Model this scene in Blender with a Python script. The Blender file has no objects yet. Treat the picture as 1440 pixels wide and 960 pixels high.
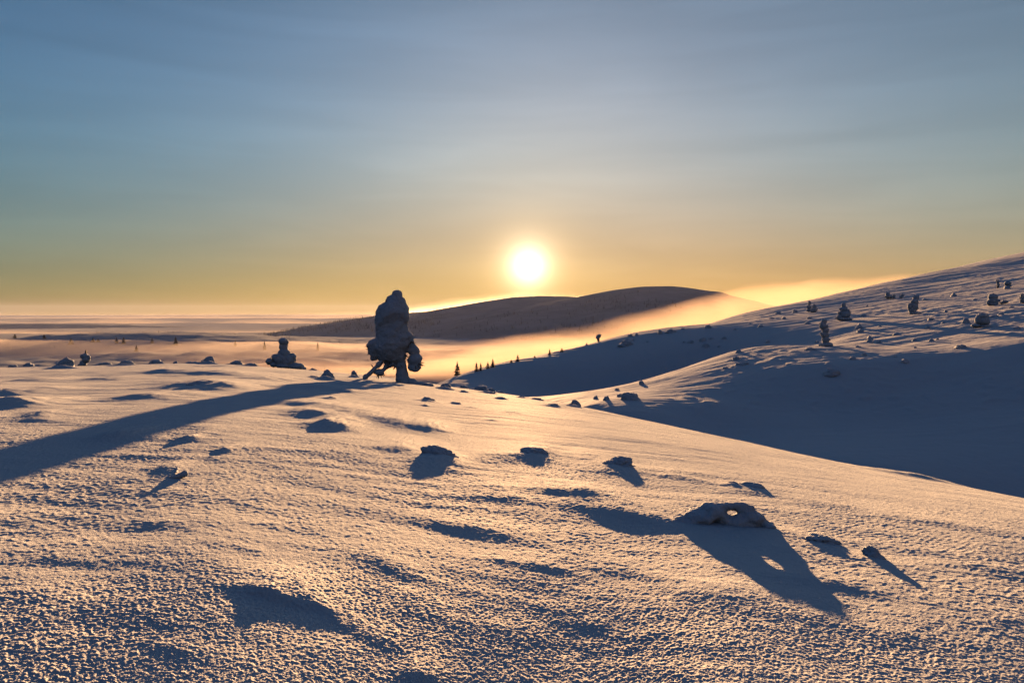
import bpy, bmesh, math, random
import numpy as np
from mathutils import Vector, Matrix

random.seed(7)
RNG = np.random.default_rng(7)
SC = bpy.context.scene
COL = SC.collection

# ------------------------------------------------------------------ camera
F = 1080.0                     # focal length in pixels of the 1440 px wide photograph
PITCH = math.radians(2.33)
cam_data = bpy.data.cameras.new("camera")
cam = bpy.data.objects.new("camera", cam_data)
COL.objects.link(cam)
cam_data.sensor_width = 36.0
cam_data.lens = 36.0 * F / 1440.0
cam_data.clip_start = 0.05
cam_data.clip_end = 60000.0
cam.location = (0, 0, 0)
cam.rotation_euler = (math.pi / 2 - PITCH, 0, 0)
SC.camera = cam

# ------------------------------------------------------------------ sky, sun, exposure
SUN_EL = math.radians(3.75)
SUN_AZ = math.radians(1.22)    # right of the view direction (+Y)
EXPOSURE = 2.2
SC.view_settings.view_transform = 'Standard'
SC.view_settings.look = 'None'
SC.view_settings.exposure = EXPOSURE
SC.view_settings.gamma = 1.0
SC.view_settings.use_curve_mapping = False
SUN_DIR = Vector((math.sin(SUN_AZ) * math.cos(SUN_EL), math.cos(SUN_AZ) * math.cos(SUN_EL), math.sin(SUN_EL)))


def build_world():
    w = bpy.data.worlds.new("World")
    SC.world = w
    w.use_nodes = True
    nt = w.node_tree
    N, L = nt.nodes, nt.links
    bg = N['Background']
    bg.inputs[1].default_value = 0.1
    sky = N.new('ShaderNodeTexSky')
    sky.sky_type = 'NISHITA'
    sky.sun_disc = False
    sky.sun_elevation = SUN_EL
    sky.sun_rotation = SUN_AZ
    sky.altitude = 300
    sky.dust_density = 0.6
    sky.ozone_density = 4.0
    sky.air_density = 1.0

    def vmath(op, a=None, b=None):
        n = N.new('ShaderNodeVectorMath'); n.operation = op
        for i, v in enumerate((a, b)):
            if v is None: continue
            if hasattr(v, 'is_output'): L.new(v, n.inputs[i])
            else: n.inputs[i].default_value = v
        return n.outputs['Value' if op in ('DOT_PRODUCT', 'LENGTH') else 'Vector']

    def smath(op, a=None, b=None, clamp=False):
        n = N.new('ShaderNodeMath'); n.operation = op; n.use_clamp = clamp
        for i, v in enumerate((a, b)):
            if v is None: continue
            if hasattr(v, 'is_output'): L.new(v, n.inputs[i])
            else: n.inputs[i].default_value = v
        return n.outputs[0]
    k = 0.30
    c = vmath('MULTIPLY', sky.outputs[0], (k, k, k))
    c1 = vmath('ADD', c, (1, 1, 1))
    soft = vmath('DIVIDE', c, c1)
    s = 10.0 / 2 ** EXPOSURE
    geo = N.new('ShaderNodeNewGeometry')
    dirv = vmath('NORMALIZE', vmath('MULTIPLY', geo.outputs['Incoming'], (-1, -1, -1)))
    sep = N.new('ShaderNodeSeparateXYZ'); L.new(dirv, sep.inputs[0])
    el = smath('MULTIPLY', smath('ARCSINE', sep.outputs[2]), 180 / math.pi / 20)
    el = smath('MINIMUM', smath('MAXIMUM', el, 0.0), 1.1)
    az = smath('MULTIPLY', smath('ARCTAN2', sep.outputs[0], sep.outputs[1]), 180 / math.pi / 30)
    az = smath('MINIMUM', smath('MAXIMUM', az, -1.15), 1.15)
    # air colour by height above the horizon (thin veil low down, clear blue higher up)
    tint = N.new('ShaderNodeCombineXYZ')
    for i, (q0, q1, q2, q3) in enumerate(((-.042, .414, -.327, .255), (-.262, .601, -.515, .112), (-.728, 1.560, -1.05, .02))):
        t = smath('ADD', smath('MULTIPLY', el, q1), q0)
        t = smath('ADD', t, smath('MULTIPLY', smath('MULTIPLY', el, el), q2))
        t = smath('ADD', t, smath('MULTIPLY', az, q3))
        L.new(smath('MULTIPLY', smath('EXPONENT', t), s * .81), tint.inputs[i])
    base = vmath('MULTIPLY', soft, tint.outputs[0])
    # sky dimmed away from the sun, outside the view, to deepen the shade
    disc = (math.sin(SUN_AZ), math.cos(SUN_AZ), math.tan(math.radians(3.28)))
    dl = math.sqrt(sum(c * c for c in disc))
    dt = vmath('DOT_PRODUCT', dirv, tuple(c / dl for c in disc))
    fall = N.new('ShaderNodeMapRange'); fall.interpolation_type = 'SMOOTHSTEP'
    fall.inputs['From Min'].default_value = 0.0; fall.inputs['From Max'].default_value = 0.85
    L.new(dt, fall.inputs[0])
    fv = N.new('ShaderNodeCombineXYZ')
    for i, lo in enumerate((.66, .46, .52)):       # red dimmed least: rosy fill light added for the shaded faces
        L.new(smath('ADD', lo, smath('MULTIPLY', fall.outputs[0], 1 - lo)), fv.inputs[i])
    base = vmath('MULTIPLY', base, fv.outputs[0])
    # pale veil of high cloud above the sun
    va = smath('EXPONENT', smath('MULTIPLY', smath('POWER', smath('ABSOLUTE', smath('MULTIPLY', az, 30 / 19.0)), 2.0), -.5))
    ve = N.new('ShaderNodeMapRange'); ve.interpolation_type = 'SMOOTHSTEP'
    ve.inputs['From Min'].default_value = .2; ve.inputs['From Max'].default_value = .6
    L.new(el, ve.inputs[0])
    vw = smath('MULTIPLY', va, ve.outputs[0])
    vc = N.new('ShaderNodeCombineXYZ')
    for i, gain in enumerate((.13, .32, .35)): L.new(smath('ADD', 1.0, smath('MULTIPLY', vw, gain)), vc.inputs[i])
    base = vmath('MULTIPLY', base, vc.outputs[0])
    # orange glow low over the horizon on the sun's side
    lowg = smath('EXPONENT', smath('MULTIPLY', smath('POWER', smath('MULTIPLY', el, 20 / 4.6), 2.0), -1.0))
    lw = smath('MULTIPLY', lowg, smath('EXPONENT', smath('MULTIPLY', smath('POWER', smath('ABSOLUTE', smath('MULTIPLY', az, 30 / 22.0)), 2.0), -.5)))
    gc = N.new('ShaderNodeCombineXYZ')
    for i, gain in enumerate((.13, -.06, -.36)): L.new(smath('ADD', 1.0, smath('MULTIPLY', lw, gain)), gc.inputs[i])
    base = vmath('MULTIPLY', base, gc.outputs[0])
    # thin high cirrus veil: long streaks, brighter towards the sun
    mp = N.new('ShaderNodeMapping'); mp.vector_type = 'POINT'
    mp.inputs['Rotation'].default_value = (0, math.radians(5), 0)
    mp.inputs['Scale'].default_value = (1.6, 1.6, 16.0)
    L.new(dirv, mp.inputs[0])
    nz = N.new('ShaderNodeTexNoise')
    nz.inputs['Scale'].default_value = 1.7
    nz.inputs['Detail'].default_value = 6
    nz.inputs['Roughness'].default_value = 0.52
    nz.inputs['Distortion'].default_value = 0.5
    L.new(mp.outputs[0], nz.inputs['Vector'])
    rmp = N.new('ShaderNodeMapRange')
    rmp.inputs['From Min'].default_value = 0.36
    rmp.inputs['From Max'].default_value = 0.72
    rmp.inputs['To Min'].default_value = 0.96
    rmp.inputs['To Max'].default_value = 1.09
    L.new(nz.outputs[0], rmp.inputs[0])
    vn = N.new('ShaderNodeCombineXYZ')
    for i in range(3): L.new(rmp.outputs[0], vn.inputs[i])
    base = vmath('MULTIPLY', base, vn.outputs[0])
    # the sun and its aureole
    ang = smath('MULTIPLY', smath('ARCCOSINE', smath('MINIMUM', dt, 1.0)), 180 / math.pi)
    core = smath('MULTIPLY', smath('EXPONENT', smath('MULTIPLY', smath('POWER', smath('DIVIDE', ang, 0.84), 1.15), -1.0)), 2.8)
    halo = smath('DIVIDE', 0.75, smath('ADD', 1.0, smath('POWER', smath('DIVIDE', ang, 2.1), 2.5)))
    cv = N.new('ShaderNodeCombineXYZ')
    for i, (a, b) in enumerate(((1.0, 1.0), (0.95, 0.58), (0.85, 0.17))):
        L.new(smath('MULTIPLY', smath('ADD', smath('MULTIPLY', core, a), smath('MULTIPLY', halo, b)), s), cv.inputs[i])
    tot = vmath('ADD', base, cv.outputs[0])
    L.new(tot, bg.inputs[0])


build_world()
sun_data = bpy.data.lights.new("sun", 'SUN')
sun_data.energy = 5.0
sun_data.angle = math.radians(0.55)
sun_data.color = (1.0, 0.545, 0.235)
sun = bpy.data.objects.new("sun", sun_data)
COL.objects.link(sun)
sun.rotation_euler = (-SUN_DIR).to_track_quat('-Z', 'Y').to_euler()
sun.location = SUN_DIR * 200

SC.render.engine = 'CYCLES'
cy = SC.cycles
cy.use_adaptive_sampling = True
cy.adaptive_threshold = 0.02
cy.use_denoising = True
cy.denoiser = 'OPENIMAGEDENOISE'
cy.denoising_input_passes = 'RGB_ALBEDO_NORMAL'
cy.max_bounces = 6
cy.diffuse_bounces = 0
cy.glossy_bounces = 1
cy.transmission_bounces = 3
cy.volume_bounces = 2
cy.time_limit = 600
cy.volume_step_rate = 1.0
cy.volume_max_steps = 256


# ------------------------------------------------------------------ helpers
def ray(px, py):
    """photo pixel -> (X/Y, Z/Y) of the world direction"""
    x, y, z = (px - 720) / F, 1.0, -(py - 480) / F
    c, s = math.cos(PITCH), math.sin(PITCH)
    Y, Z = y * c + z * s, -y * s + z * c
    return x / Y, Z / Y


def at(px, py, depth):
    u, e = ray(px, py)
    return np.array((u * depth, depth, e * depth))


def _hash(ix, iy, seed):
    h = (ix.astype(np.int64) * 374761393 + iy.astype(np.int64) * 668265263 + seed * 974634777) & 0xFFFFFFFF
    h = ((h ^ (h >> 13)) * 1274126177) & 0xFFFFFFFF
    return (h ^ (h >> 16)) & 0xFFFF


def perlin(x, y, seed=0):
    x = np.asarray(x, float); y = np.asarray(y, float)
    x0, y0 = np.floor(x), np.floor(y)
    fx, fy = x - x0, y - y0
    u = fx * fx * fx * (fx * (fx * 6 - 15) + 10); v = fy * fy * fy * (fy * (fy * 6 - 15) + 10)
    ix, iy = x0.astype(np.int64), y0.astype(np.int64)

    def g(dx, dy):
        a = _hash(ix + dx, iy + dy, seed) * (2 * math.pi / 65536)
        return np.cos(a) * (fx - dx) + np.sin(a) * (fy - dy)
    a = g(0, 0); a = a + u * (g(1, 0) - a)
    b = g(0, 1); b = b + u * (g(1, 1) - b)
    return (a + v * (b - a)) * 1.5


def fbm(x, y, octs=4, seed=0, gain=.5):
    s, a = 0, 1.0
    for i in range(octs):
        s = s + a * perlin(x * 2 ** i + 17.3 * i, y * 2 ** i - 9.1 * i, seed + i); a *= gain
    return s


def smooth_table(xs, ys, lo, hi, n=800, sig=0.05):
    t = np.linspace(lo, hi, n)
    v = np.interp(t, xs, ys)
    k = max(1, int(sig / (hi - lo) * n * 3))
    w = np.exp(-0.5 * (np.arange(-k, k + 1) / (k / 3)) ** 2); w /= w.sum()
    v = np.convolve(np.pad(v, k, mode='edge'), w, mode='valid')
    return lambda q: np.interp(q, t, v)


def smoothstep(a, b, x):
    t = np.clip((x - a) / (b - a), 0, 1)
    return t * t * (3 - 2 * t)


def grid_mesh(name, X, Y, Z, wrap=False, smooth=True):
    nr, nc = X.shape
    me = bpy.data.meshes.new(name)
    co = np.stack([X, Y, Z], -1).reshape(-1, 3).astype(np.float32)
    idx = np.arange(nr * nc).reshape(nr, nc)
    if wrap: idx = np.concatenate([idx, idx[:, :1]], 1)
    q = np.stack([idx[:-1, :-1], idx[:-1, 1:], idx[1:, 1:], idx[1:, :-1]], -1).reshape(-1, 4)
    return fill_mesh(me, co, q, smooth)


def fill_mesh(me, co, q, smooth=True):
    n = q.shape[1]
    me.vertices.add(len(co)); me.vertices.foreach_set('co', np.ascontiguousarray(co, np.float32).ravel())
    me.loops.add(q.size); me.loops.foreach_set('vertex_index', q.astype(np.int32).ravel())
    me.polygons.add(len(q))
    me.polygons.foreach_set('loop_start', np.arange(0, q.size, n, dtype=np.int32))
    me.polygons.foreach_set('loop_total', np.full(len(q), n, np.int32))
    me.polygons.foreach_set('use_smooth', np.full(len(q), smooth))
    me.update(calc_edges=True); me.validate()
    return me


def add_obj(name, me, mat=None, parent=None, loc=None):
    o = bpy.data.objects.new(name, me)
    COL.objects.link(o)
    if mat and not me.materials: me.materials.append(mat)
    if parent: o.parent = parent
    if loc is not None: o.location = loc
    return o


def tag(o, label=None, cat=None, group=None, kind=None):
    if label: o['label'] = label
    if cat: o['category'] = cat
    if group: o['group'] = group
    if kind: o['kind'] = kind
    return o


# ------------------------------------------------------------------ materials
def snow_material(name, color=(.80, .83, .87), bump=((55., .5, .012),), rough=.6, spec=.25, transl=0.0, var=0.0, gloss=0.0, vscale=3.0):
    m = bpy.data.materials.new(name); m.use_nodes = True
    nt = m.node_tree; N, L = nt.nodes, nt.links
    b = N['Principled BSDF']
    b.inputs['Base Color'].default_value = (*color, 1)
    b.inputs['Roughness'].default_value = rough
    b.inputs['Specular IOR Level'].default_value = spec
    tc = N.new('ShaderNodeTexCoord')
    prev = None
    for sc, st, dist in bump:
        nz = N.new('ShaderNodeTexNoise'); nz.inputs['Scale'].default_value = sc
        nz.inputs['Detail'].default_value = 3; nz.inputs['Roughness'].default_value = .6
        L.new(tc.outputs['Object'], nz.inputs['Vector'])
        bp = N.new('ShaderNodeBump'); bp.inputs['Strength'].default_value = st; bp.inputs['Distance'].default_value = dist
        L.new(nz.outputs[0], bp.inputs['Height'])
        if prev: L.new(prev, bp.inputs['Normal'])
        prev = bp.outputs[0]
    if prev: L.new(prev, b.inputs['Normal'])
    if var:
        nz = N.new('ShaderNodeTexNoise'); nz.inputs['Scale'].default_value = vscale; nz.inputs['Detail'].default_value = 5
        L.new(tc.outputs['Object'], nz.inputs['Vector'])
        mr = N.new('ShaderNodeMapRange'); mr.inputs['To Min'].default_value = 1 - var; mr.inputs['To Max'].default_value = 1 + var * .3
        L.new(nz.outputs[0], mr.inputs[0])
        mx = N.new('ShaderNodeVectorMath'); mx.operation = 'SCALE'; mx.inputs[0].default_value = color
        L.new(mr.outputs[0], mx.inputs['Scale']); L.new(mx.outputs[0], b.inputs['Base Color'])
    if gloss:
        g = N.new('ShaderNodeBsdfGlossy'); g.inputs['Roughness'].default_value = .62; g.inputs[0].default_value = (1, 1, 1, 1)
        if prev: L.new(prev, g.inputs['Normal'])
        ms = N.new('ShaderNodeMixShader'); ms.inputs[0].default_value = gloss
        L.new(b.outputs[0], ms.inputs[1]); L.new(g.outputs[0], ms.inputs[2])
        L.new(ms.outputs[0], N['Material Output'].inputs[0])
    if transl:
        t = N.new('ShaderNodeBsdfTranslucent'); t.inputs[0].default_value = (.9, .85, .8, 1)
        ms = N.new('ShaderNodeMixShader'); ms.inputs[0].default_value = transl
        L.new(b.outputs[0], ms.inputs[1]); L.new(t.outputs[0], ms.inputs[2])
        L.new(ms.outputs[0], N['Material Output'].inputs[0])
    return m


def volume_material(name, density, color=(1, 1, 1), aniso=.6, wisp=None):
    m = bpy.data.materials.new(name); m.use_nodes = True
    nt = m.node_tree
    nt.nodes.remove(nt.nodes['Principled BSDF'])
    v = nt.nodes.new('ShaderNodeVolumePrincipled')
    v.inputs['Color'].default_value = (*color, 1)
    v.inputs['Density'].default_value = density
    v.inputs['Anisotropy'].default_value = aniso
    if wisp:
        tc = nt.nodes.new('ShaderNodeTexCoord'); mp = nt.nodes.new('ShaderNodeMapping')
        mp.inputs['Scale'].default_value = wisp[:3]; mp.inputs['Rotation'].default_value = (0, .16, 0)
        nz = nt.nodes.new('ShaderNodeTexNoise'); nz.inputs['Scale'].default_value = 1.0; nz.inputs['Detail'].default_value = 4; nz.inputs['Distortion'].default_value = .6
        mr = nt.nodes.new('ShaderNodeMapRange'); mr.inputs['From Min'].default_value = .34; mr.inputs['From Max'].default_value = .68
        mr.inputs['To Min'].default_value = density * (1 - wisp[3]); mr.inputs['To Max'].default_value = density * (1 + wisp[3])
        nt.links.new(tc.outputs['Object'], mp.inputs[0]); nt.links.new(mp.outputs[0], nz.inputs['Vector'])
        nt.links.new(nz.outputs[0], mr.inputs[0]); nt.links.new(mr.outputs[0], v.inputs['Density'])
    nt.links.new(v.outputs[0], nt.nodes['Material Output'].inputs['Volume'])
    return m


M_GROUND = snow_material('frosted snow ground', color=(.74, .77, .81), bump=((110., .7, .008), (30., .3, .015)), rough=.7, spec=.0, gloss=.022)
M_HILL = snow_material('wind packed snow', color=(.76, .78, .82), gloss=.02, bump=((1.1, .5, .12), (4.0, .4, .05)), rough=.7, spec=.0)
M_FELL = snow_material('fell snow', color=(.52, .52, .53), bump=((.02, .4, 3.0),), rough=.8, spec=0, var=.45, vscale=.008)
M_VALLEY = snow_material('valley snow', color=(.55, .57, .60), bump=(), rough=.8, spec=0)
M_CRUST = snow_material('rime crust', color=(.74, .79, .86), bump=((16., .6, .05), (60., .5, .012)), rough=.7, spec=.0)
M_TREE = snow_material('snow on tree', color=(.74, .79, .86), bump=((5., .6, .12), (22., .6, .04)), rough=.7, spec=.0, transl=.02)
M_BARK = snow_material('frosted bark', color=(.42, .38, .35), bump=((18., .6, .04),), rough=.8, spec=.1, var=.4)
M_SPRUCE = snow_material('frosted spruce needles', color=(.16, .17, .17), bump=(), rough=.9, spec=.1, var=.5)


# ------------------------------------------------------------------ near snow dome
def ray_tables():
    sky = [(-400, 522), (-200, 519), (0, 517), (120, 515), (200, 512), (300, 511), (400, 518), (500, 526), (575, 534), (640, 545), (720, 555), (820, 573),
           (900, 590), (1000, 611), (1100, 634), (1200, 656), (1300, 674), (1440, 701), (1640, 745), (1900, 800)]
    dep = [(-400, 40), (0, 43), (400, 43), (575, 41), (640, 38), (720, 33), (820, 28), (1000, 21), (1200, 16.5), (1440, 13.5), (1900, 11)]
    ph, es = [], []
    for x, y in sky:
        u, e = ray(x, y); p = math.atan(u); ph.append(p); es.append(e * math.cos(p))
    ph2, rs = [], []
    for x, d in dep:
        u, _ = ray(x, 500); p = math.atan(u); ph2.append(p); rs.append(d / math.cos(p))
    return (smooth_table(ph, es, -1.2, 1.4, sig=.022), smooth_table(ph2, rs, -1.2, 1.4, sig=.05))


E_OF, R_OF = ray_tables()
EYE = 1.5


def dome_base(x, y):
    x = np.asarray(x, float); y = np.asarray(y, float)
    r = np.hypot(x, y)
    phi = np.arctan2(x, np.maximum(y, 1e-6))
    phi = np.where(y < 0, np.clip(np.arctan2(x, y), -1.2, 1.2), phi)
    p = np.clip(phi, -0.95, 1.0)
    e, R = E_OF(p), R_OF(p)
    H = EYE + .45 * np.clip(np.tan(np.clip(p, -.8, .8)), -.75, .75) * np.cos(p)
    c = H / R ** 2
    b = -e - 2 * H / R
    rc = np.maximum((0.5 - b) / (2 * c), 1.6 * R)          # beyond this radius: constant slope
    rr = np.minimum(r, rc)
    z = -H - b * rr - c * rr ** 2 - (b + 2 * c * rc) * (r - rr)
    near = -EYE - 0.16 * x
    z = z - .52 * np.exp(-r / 4.2) * (1 - .75 * smoothstep(.05, .38, p))
    w = smoothstep(.3, 2.6, r)
    return near * (1 - w) + z * w


def dome_hit(px, py, dmax=60):
    u, e = ray(px, py)
    t = np.linspace(1.5, dmax, 4000)
    zz = dome_base(u * t, t) - e * t
    k = np.nonzero(zz >= 0)[0]
    if len(k) == 0:
        k = [int(np.argmax(zz / t))]
    return t[k[0]]


# wind drifts: (px, py of crest, half width px, height px, sunward length m, lee length m, slant)
DRIFTS = [
    (392, 822, 60, 34, .42, .07, -.12), (462, 856, 40, 13, .35, .08, -.40), (520, 886, 40, 9, .3, .08, -.3), (590, 940, 28, 18, .3, .08, 0),
    (560, 795, 44, 6, .4, .12, -.25), (520, 780, 50, 4, .4, .12, -.1), (590, 850, 40, 5, .35, .1, -.15), (345, 765, 45, 5, .5, .14, -.15),
    (285, 538, 46, 9, 2.2, .7, 0), (325, 543, 24, 6, 1.5, .6, 0), (205, 556, 40, 6, 1.6, .5, 0), (25, 548, 32, 8, 1.8, .6, 0), (32, 566, 32, 9, 1.6, .5, 0),
    (-20, 568, 40, 8, 1.6, .5, 0), (60, 583, 30, 5, 1., .4, -.4), (170, 609, 34, 9, 1.0, .35, 0), (264, 615, 14, 5, .6, .25, 0), (318, 631, 12, 4, .5, .2, 0),
    (240, 521, 40, 6, 2.5, .9, 0), (310, 523, 50, 6, 2.5, .9, 0), (150, 531, 40, 4, 2, .8, 0), (50, 533, 26, 4, 2, .8, 0), (370, 531, 30, 5, 2., .8, 0),
    (468, 592, 30, 13, 1.2, .5, -.1), (440, 578, 36, 9, 1.2, .5, -.15), (420, 563, 46, 5, 2.0, .6, -.2), (470, 572, 40, 6, 2.0, .6, -.25),
    (525, 583, 40, 6, 2.0, .6, -.25), (570, 593, 38, 5, 1.8, .6, -.25), (605, 599, 26, 5, 1.5, .5, -.25),
    (455, 545, 50, 6, 2, .7, .1), (520, 540, 40, 5, 2, .7, .1), (400, 552, 50, 6, 2, .7, .1),
    (850, 712, 60, 10, .8, .25, -.12), (905, 722, 60, 12, .8, .25, -.1), (810, 690, 50, 7, .8, .25, -.12), (700, 695, 60, 6, .8, .25, -.1),
    (1140, 806, 60, 12, .5, .16, -.2), (1215, 822, 50, 9, .5, .16, -.15), (1100, 762, 60, 9, .5, .2, -.3), (1165, 765, 40, 10, .5, .2, -.3),
    (1285, 664, 50, 8, 1.2, .5, -.28), (1330, 735, 70, 5, .7, .3, -.15), (1160, 705, 50, 5, .9, .3, -.12), (1340, 845, 60, 6, .4, .14, -.15),
    (760, 630, 30, 6, 1.0, .4, 0), (700, 640, 40, 4, 1.0, .4, 0), (560, 630, 30, 5, .9, .3, 0), (960, 668, 40, 5, .9, .3, -.1),
    (60, 780, 50, 7, .5, .14, 0), (40, 800, 60, 6, .5, .14, 0), (230, 730, 60, 6, .5, .16, 0), (50, 870, 40, 8, .3, .1, 0), (250, 905, 40, 8, .3, .1, -.1),
    (640, 735, 50, 6, .6, .2, -.1), (720, 750, 50, 7, .5, .18, -.1), (760, 790, 60, 8, .4, .14, -.15), (880, 800, 60, 7, .4, .14, -.15),
    (1000, 830, 60, 7, .4, .14, -.1), (1420, 800, 50, 6, .5, .18, -.1), (820, 870, 60, 8, .3, .12, -.1), (1010, 905, 60, 8, .3, .12, -.1),
    (240, 655, 22, 5, .6, .25, -.5), (830, 640, 26, 4, 1., .4, -.1),
]


LUMPS = [  # foot px, py, width, height, skew, label
    (616, 645, 54, 24, -.1, 'dark round boulder of crusted snow below the tall tree'),
    (750, 640, 46, 14, .1, 'low jagged snow lump right of the round dark boulder'),
    (866, 656, 56, 17, .2, 'flat-topped crusted snow lump nearest the valley edge'),
    (1052, 684, 38, 8, .2, 'thin ragged snow crust just above the arched snow bridge'),
    (1030, 681, 16, 6, 0, 'tiny crust knob left of the ragged snow crust'),
    (1227, 783, 32, 17, -.2, 'knobbly frosted stump casting a long shadow near the right edge'),
    (1148, 760, 46, 11, .2, 'low crusted ridge between the snow bridge and frosted stump'),
    (88, 516, 28, 15, .55, 'wedge-shaped snow mound on the left skyline, tip leaning right'),
    (18, 515, 13, 5, 0, 'small low snow mound at the far left end of the skyline'),
    (40, 515, 17, 7, 0, 'rounded low snow mound left of the wedge-shaped one'),
    (143, 512, 24, 6, .5, 'flat snow hump just right of the knobbly skyline tree'),
    (176, 513, 24, 8, .2, 'pair-topped snow hump on the skyline midway along the left'),
    (219, 510, 20, 8, 0, 'broad dark snow hump left of the dome-shaped mound'),
    (247, 511, 8, 4, 0, 'tiny snow knob on the skyline before the dome-shaped mound'),
    (272, 509, 26, 4, 0, 'long flat snow ledge left against the dome-shaped mound'),
    (293, 510, 19, 13, 0, 'dome-shaped snow mound standing up on the left skyline'),
    (331, 512, 20, 7, .2, 'peaked snow hump right of the dome-shaped mound'),
    (352, 514, 22, 5, 0, 'low snow ledge near the bottle-shaped tree'),
    (286, 546, 60, 13, .1, 'wide crusted snow mound in the lit field under the skyline'),
    (459, 532, 22, 15, .1, 'rounded snow boulder right of the bottle-shaped tree'),
    (441, 531, 16, 4, 0, 'flat crust leaning on the rounded snow boulder'),
    (498, 529, 11, 9, 0, 'small snow ball halfway between the two crest trees'),
    (440, 521, 12, 4, 0, 'small dark crust behind the rounded snow boulder'),
    (480, 543, 26, 6, 0, 'low dark snow crust in the tree shadow'),
    (486, 552, 24, 6, 0, 'ragged low crust below the tall tree to its left'),
    (464, 562, 17, 6, 0, 'small dark stone showing through lit snow left of centre'),
    (600, 564, 26, 7, 0, 'dark crusted stone in front of the tall tree'),
    (597, 571, 12, 3, 0, 'small flat chip under the dark crusted stone'),
    (640, 568, 16, 4, 0, 'thin dark chip right of the dark crusted stone'),
    (662, 575, 18, 3, 0, 'long thin crust flake in the golden slope'),
    (626, 546, 18, 10, 0, 'pointed snow lump right of the tall tree'),
    (652, 543, 16, 6, 0, 'squat lump behind the pointed snow lump'),
    (676, 547, 26, 10, 0, 'biggest lump of the cluster on the crest right of the tree'),
    (690, 548, 14, 7, 0, 'right-hand lump of the crest cluster'),
    (652, 552, 14, 4, 0, 'flat crust below the crest cluster'),
    (683, 553, 28, 4, 0, 'long flat ledge under the crest cluster'),
    (704, 552, 11, 4, 0, 'small knob on the crest right of the cluster'),
    (703, 561, 18, 4, 0, 'low flake on the golden slope below the crest'),
    (733, 560, 12, 5, 0, 'small lump on the crest line toward the dark gully'),
    (752, 562, 20, 4, .2, 'string of low crust on the crest above the gully'),
    (776, 571, 22, 5, .2, 'flat dark crust near the round boulder of the crest'),
    (808, 571, 17, 11, 0, 'round boulder perched on the crest above the dark gully'),
    (822, 573, 6, 3, 0, 'pebble of snow right beside the perched round boulder'),
    (724, 582, 20, 4, 0, 'thin dark flake in the middle of the golden slope'),
    (690, 592, 14, 3, 0, 'faint chip of crust low in the golden slope'),
    (172, 613, 44, 8, .2, 'peaked drift lump under the long tree shadow'),
    (265, 618, 16, 5, 0, 'small dark lump right of the peaked drift lump'),
    (319, 634, 12, 5, 0, 'tiny lump alone on the snow in the left middle ground'),
    (420, 545, 18, 4, 0, 'flat crust in the lit snow below the bottle-shaped tree'),
    (25, 569, 40, 9, .3, 'crusted mound at the left edge above the tree shadow'),
    (15, 551, 34, 6, .2, 'lower of two flat mounds behind the left edge mound'),
]
for _px, _py, _w, _h, _sk, _lb in LUMPS:      # snow drifted up round every lump
    if _w >= 11:
        DRIFTS.append((_px, _py - 1, _w * .62, _h * .42, _w * .012, _w * .009, 0))
DRIFTS.append((1015, 739, 66, 9, .5, .22, 0))


def add_drifts(x, y, z):
    for px, py, hw, h, far, lee, sl in DRIFTS:
        d = dome_hit(px, py + h * .6)
        u, _ = ray(px, py)
        cx, cyy = u * d, d
        s = d / F
        m = (np.abs(x - cx) < hw * s * 2.6) & (np.abs(y - cyy) < max(far, lee) * 3 + hw * s * 2.6 * abs(sl) * 3)
        if not m.any(): continue
        dx, dy = x[m] - cx, y[m] - cyy
        dy = dy - dx * sl * 2.2
        wob = .20 * perlin(dx / (hw * s) * 1.7 + px, dy / far * 1.5 + py, 5) + .10 * perlin(dx / (hw * s) * 5 + px, dy / far * 4 + py, 6)
        gx = np.exp(-(dx / (hw * s)) ** 2 * .9)
        gy = np.where(dy > 0, np.exp(-np.abs(dy / far) ** 1.6), np.exp(-np.abs(dy / lee) ** 2.2))
        z[m] += h * (.40 if py > 740 else .62 if py > 690 else 1.1) * s * .75 * gx * gy * (1 + wob)
    return z


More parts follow.
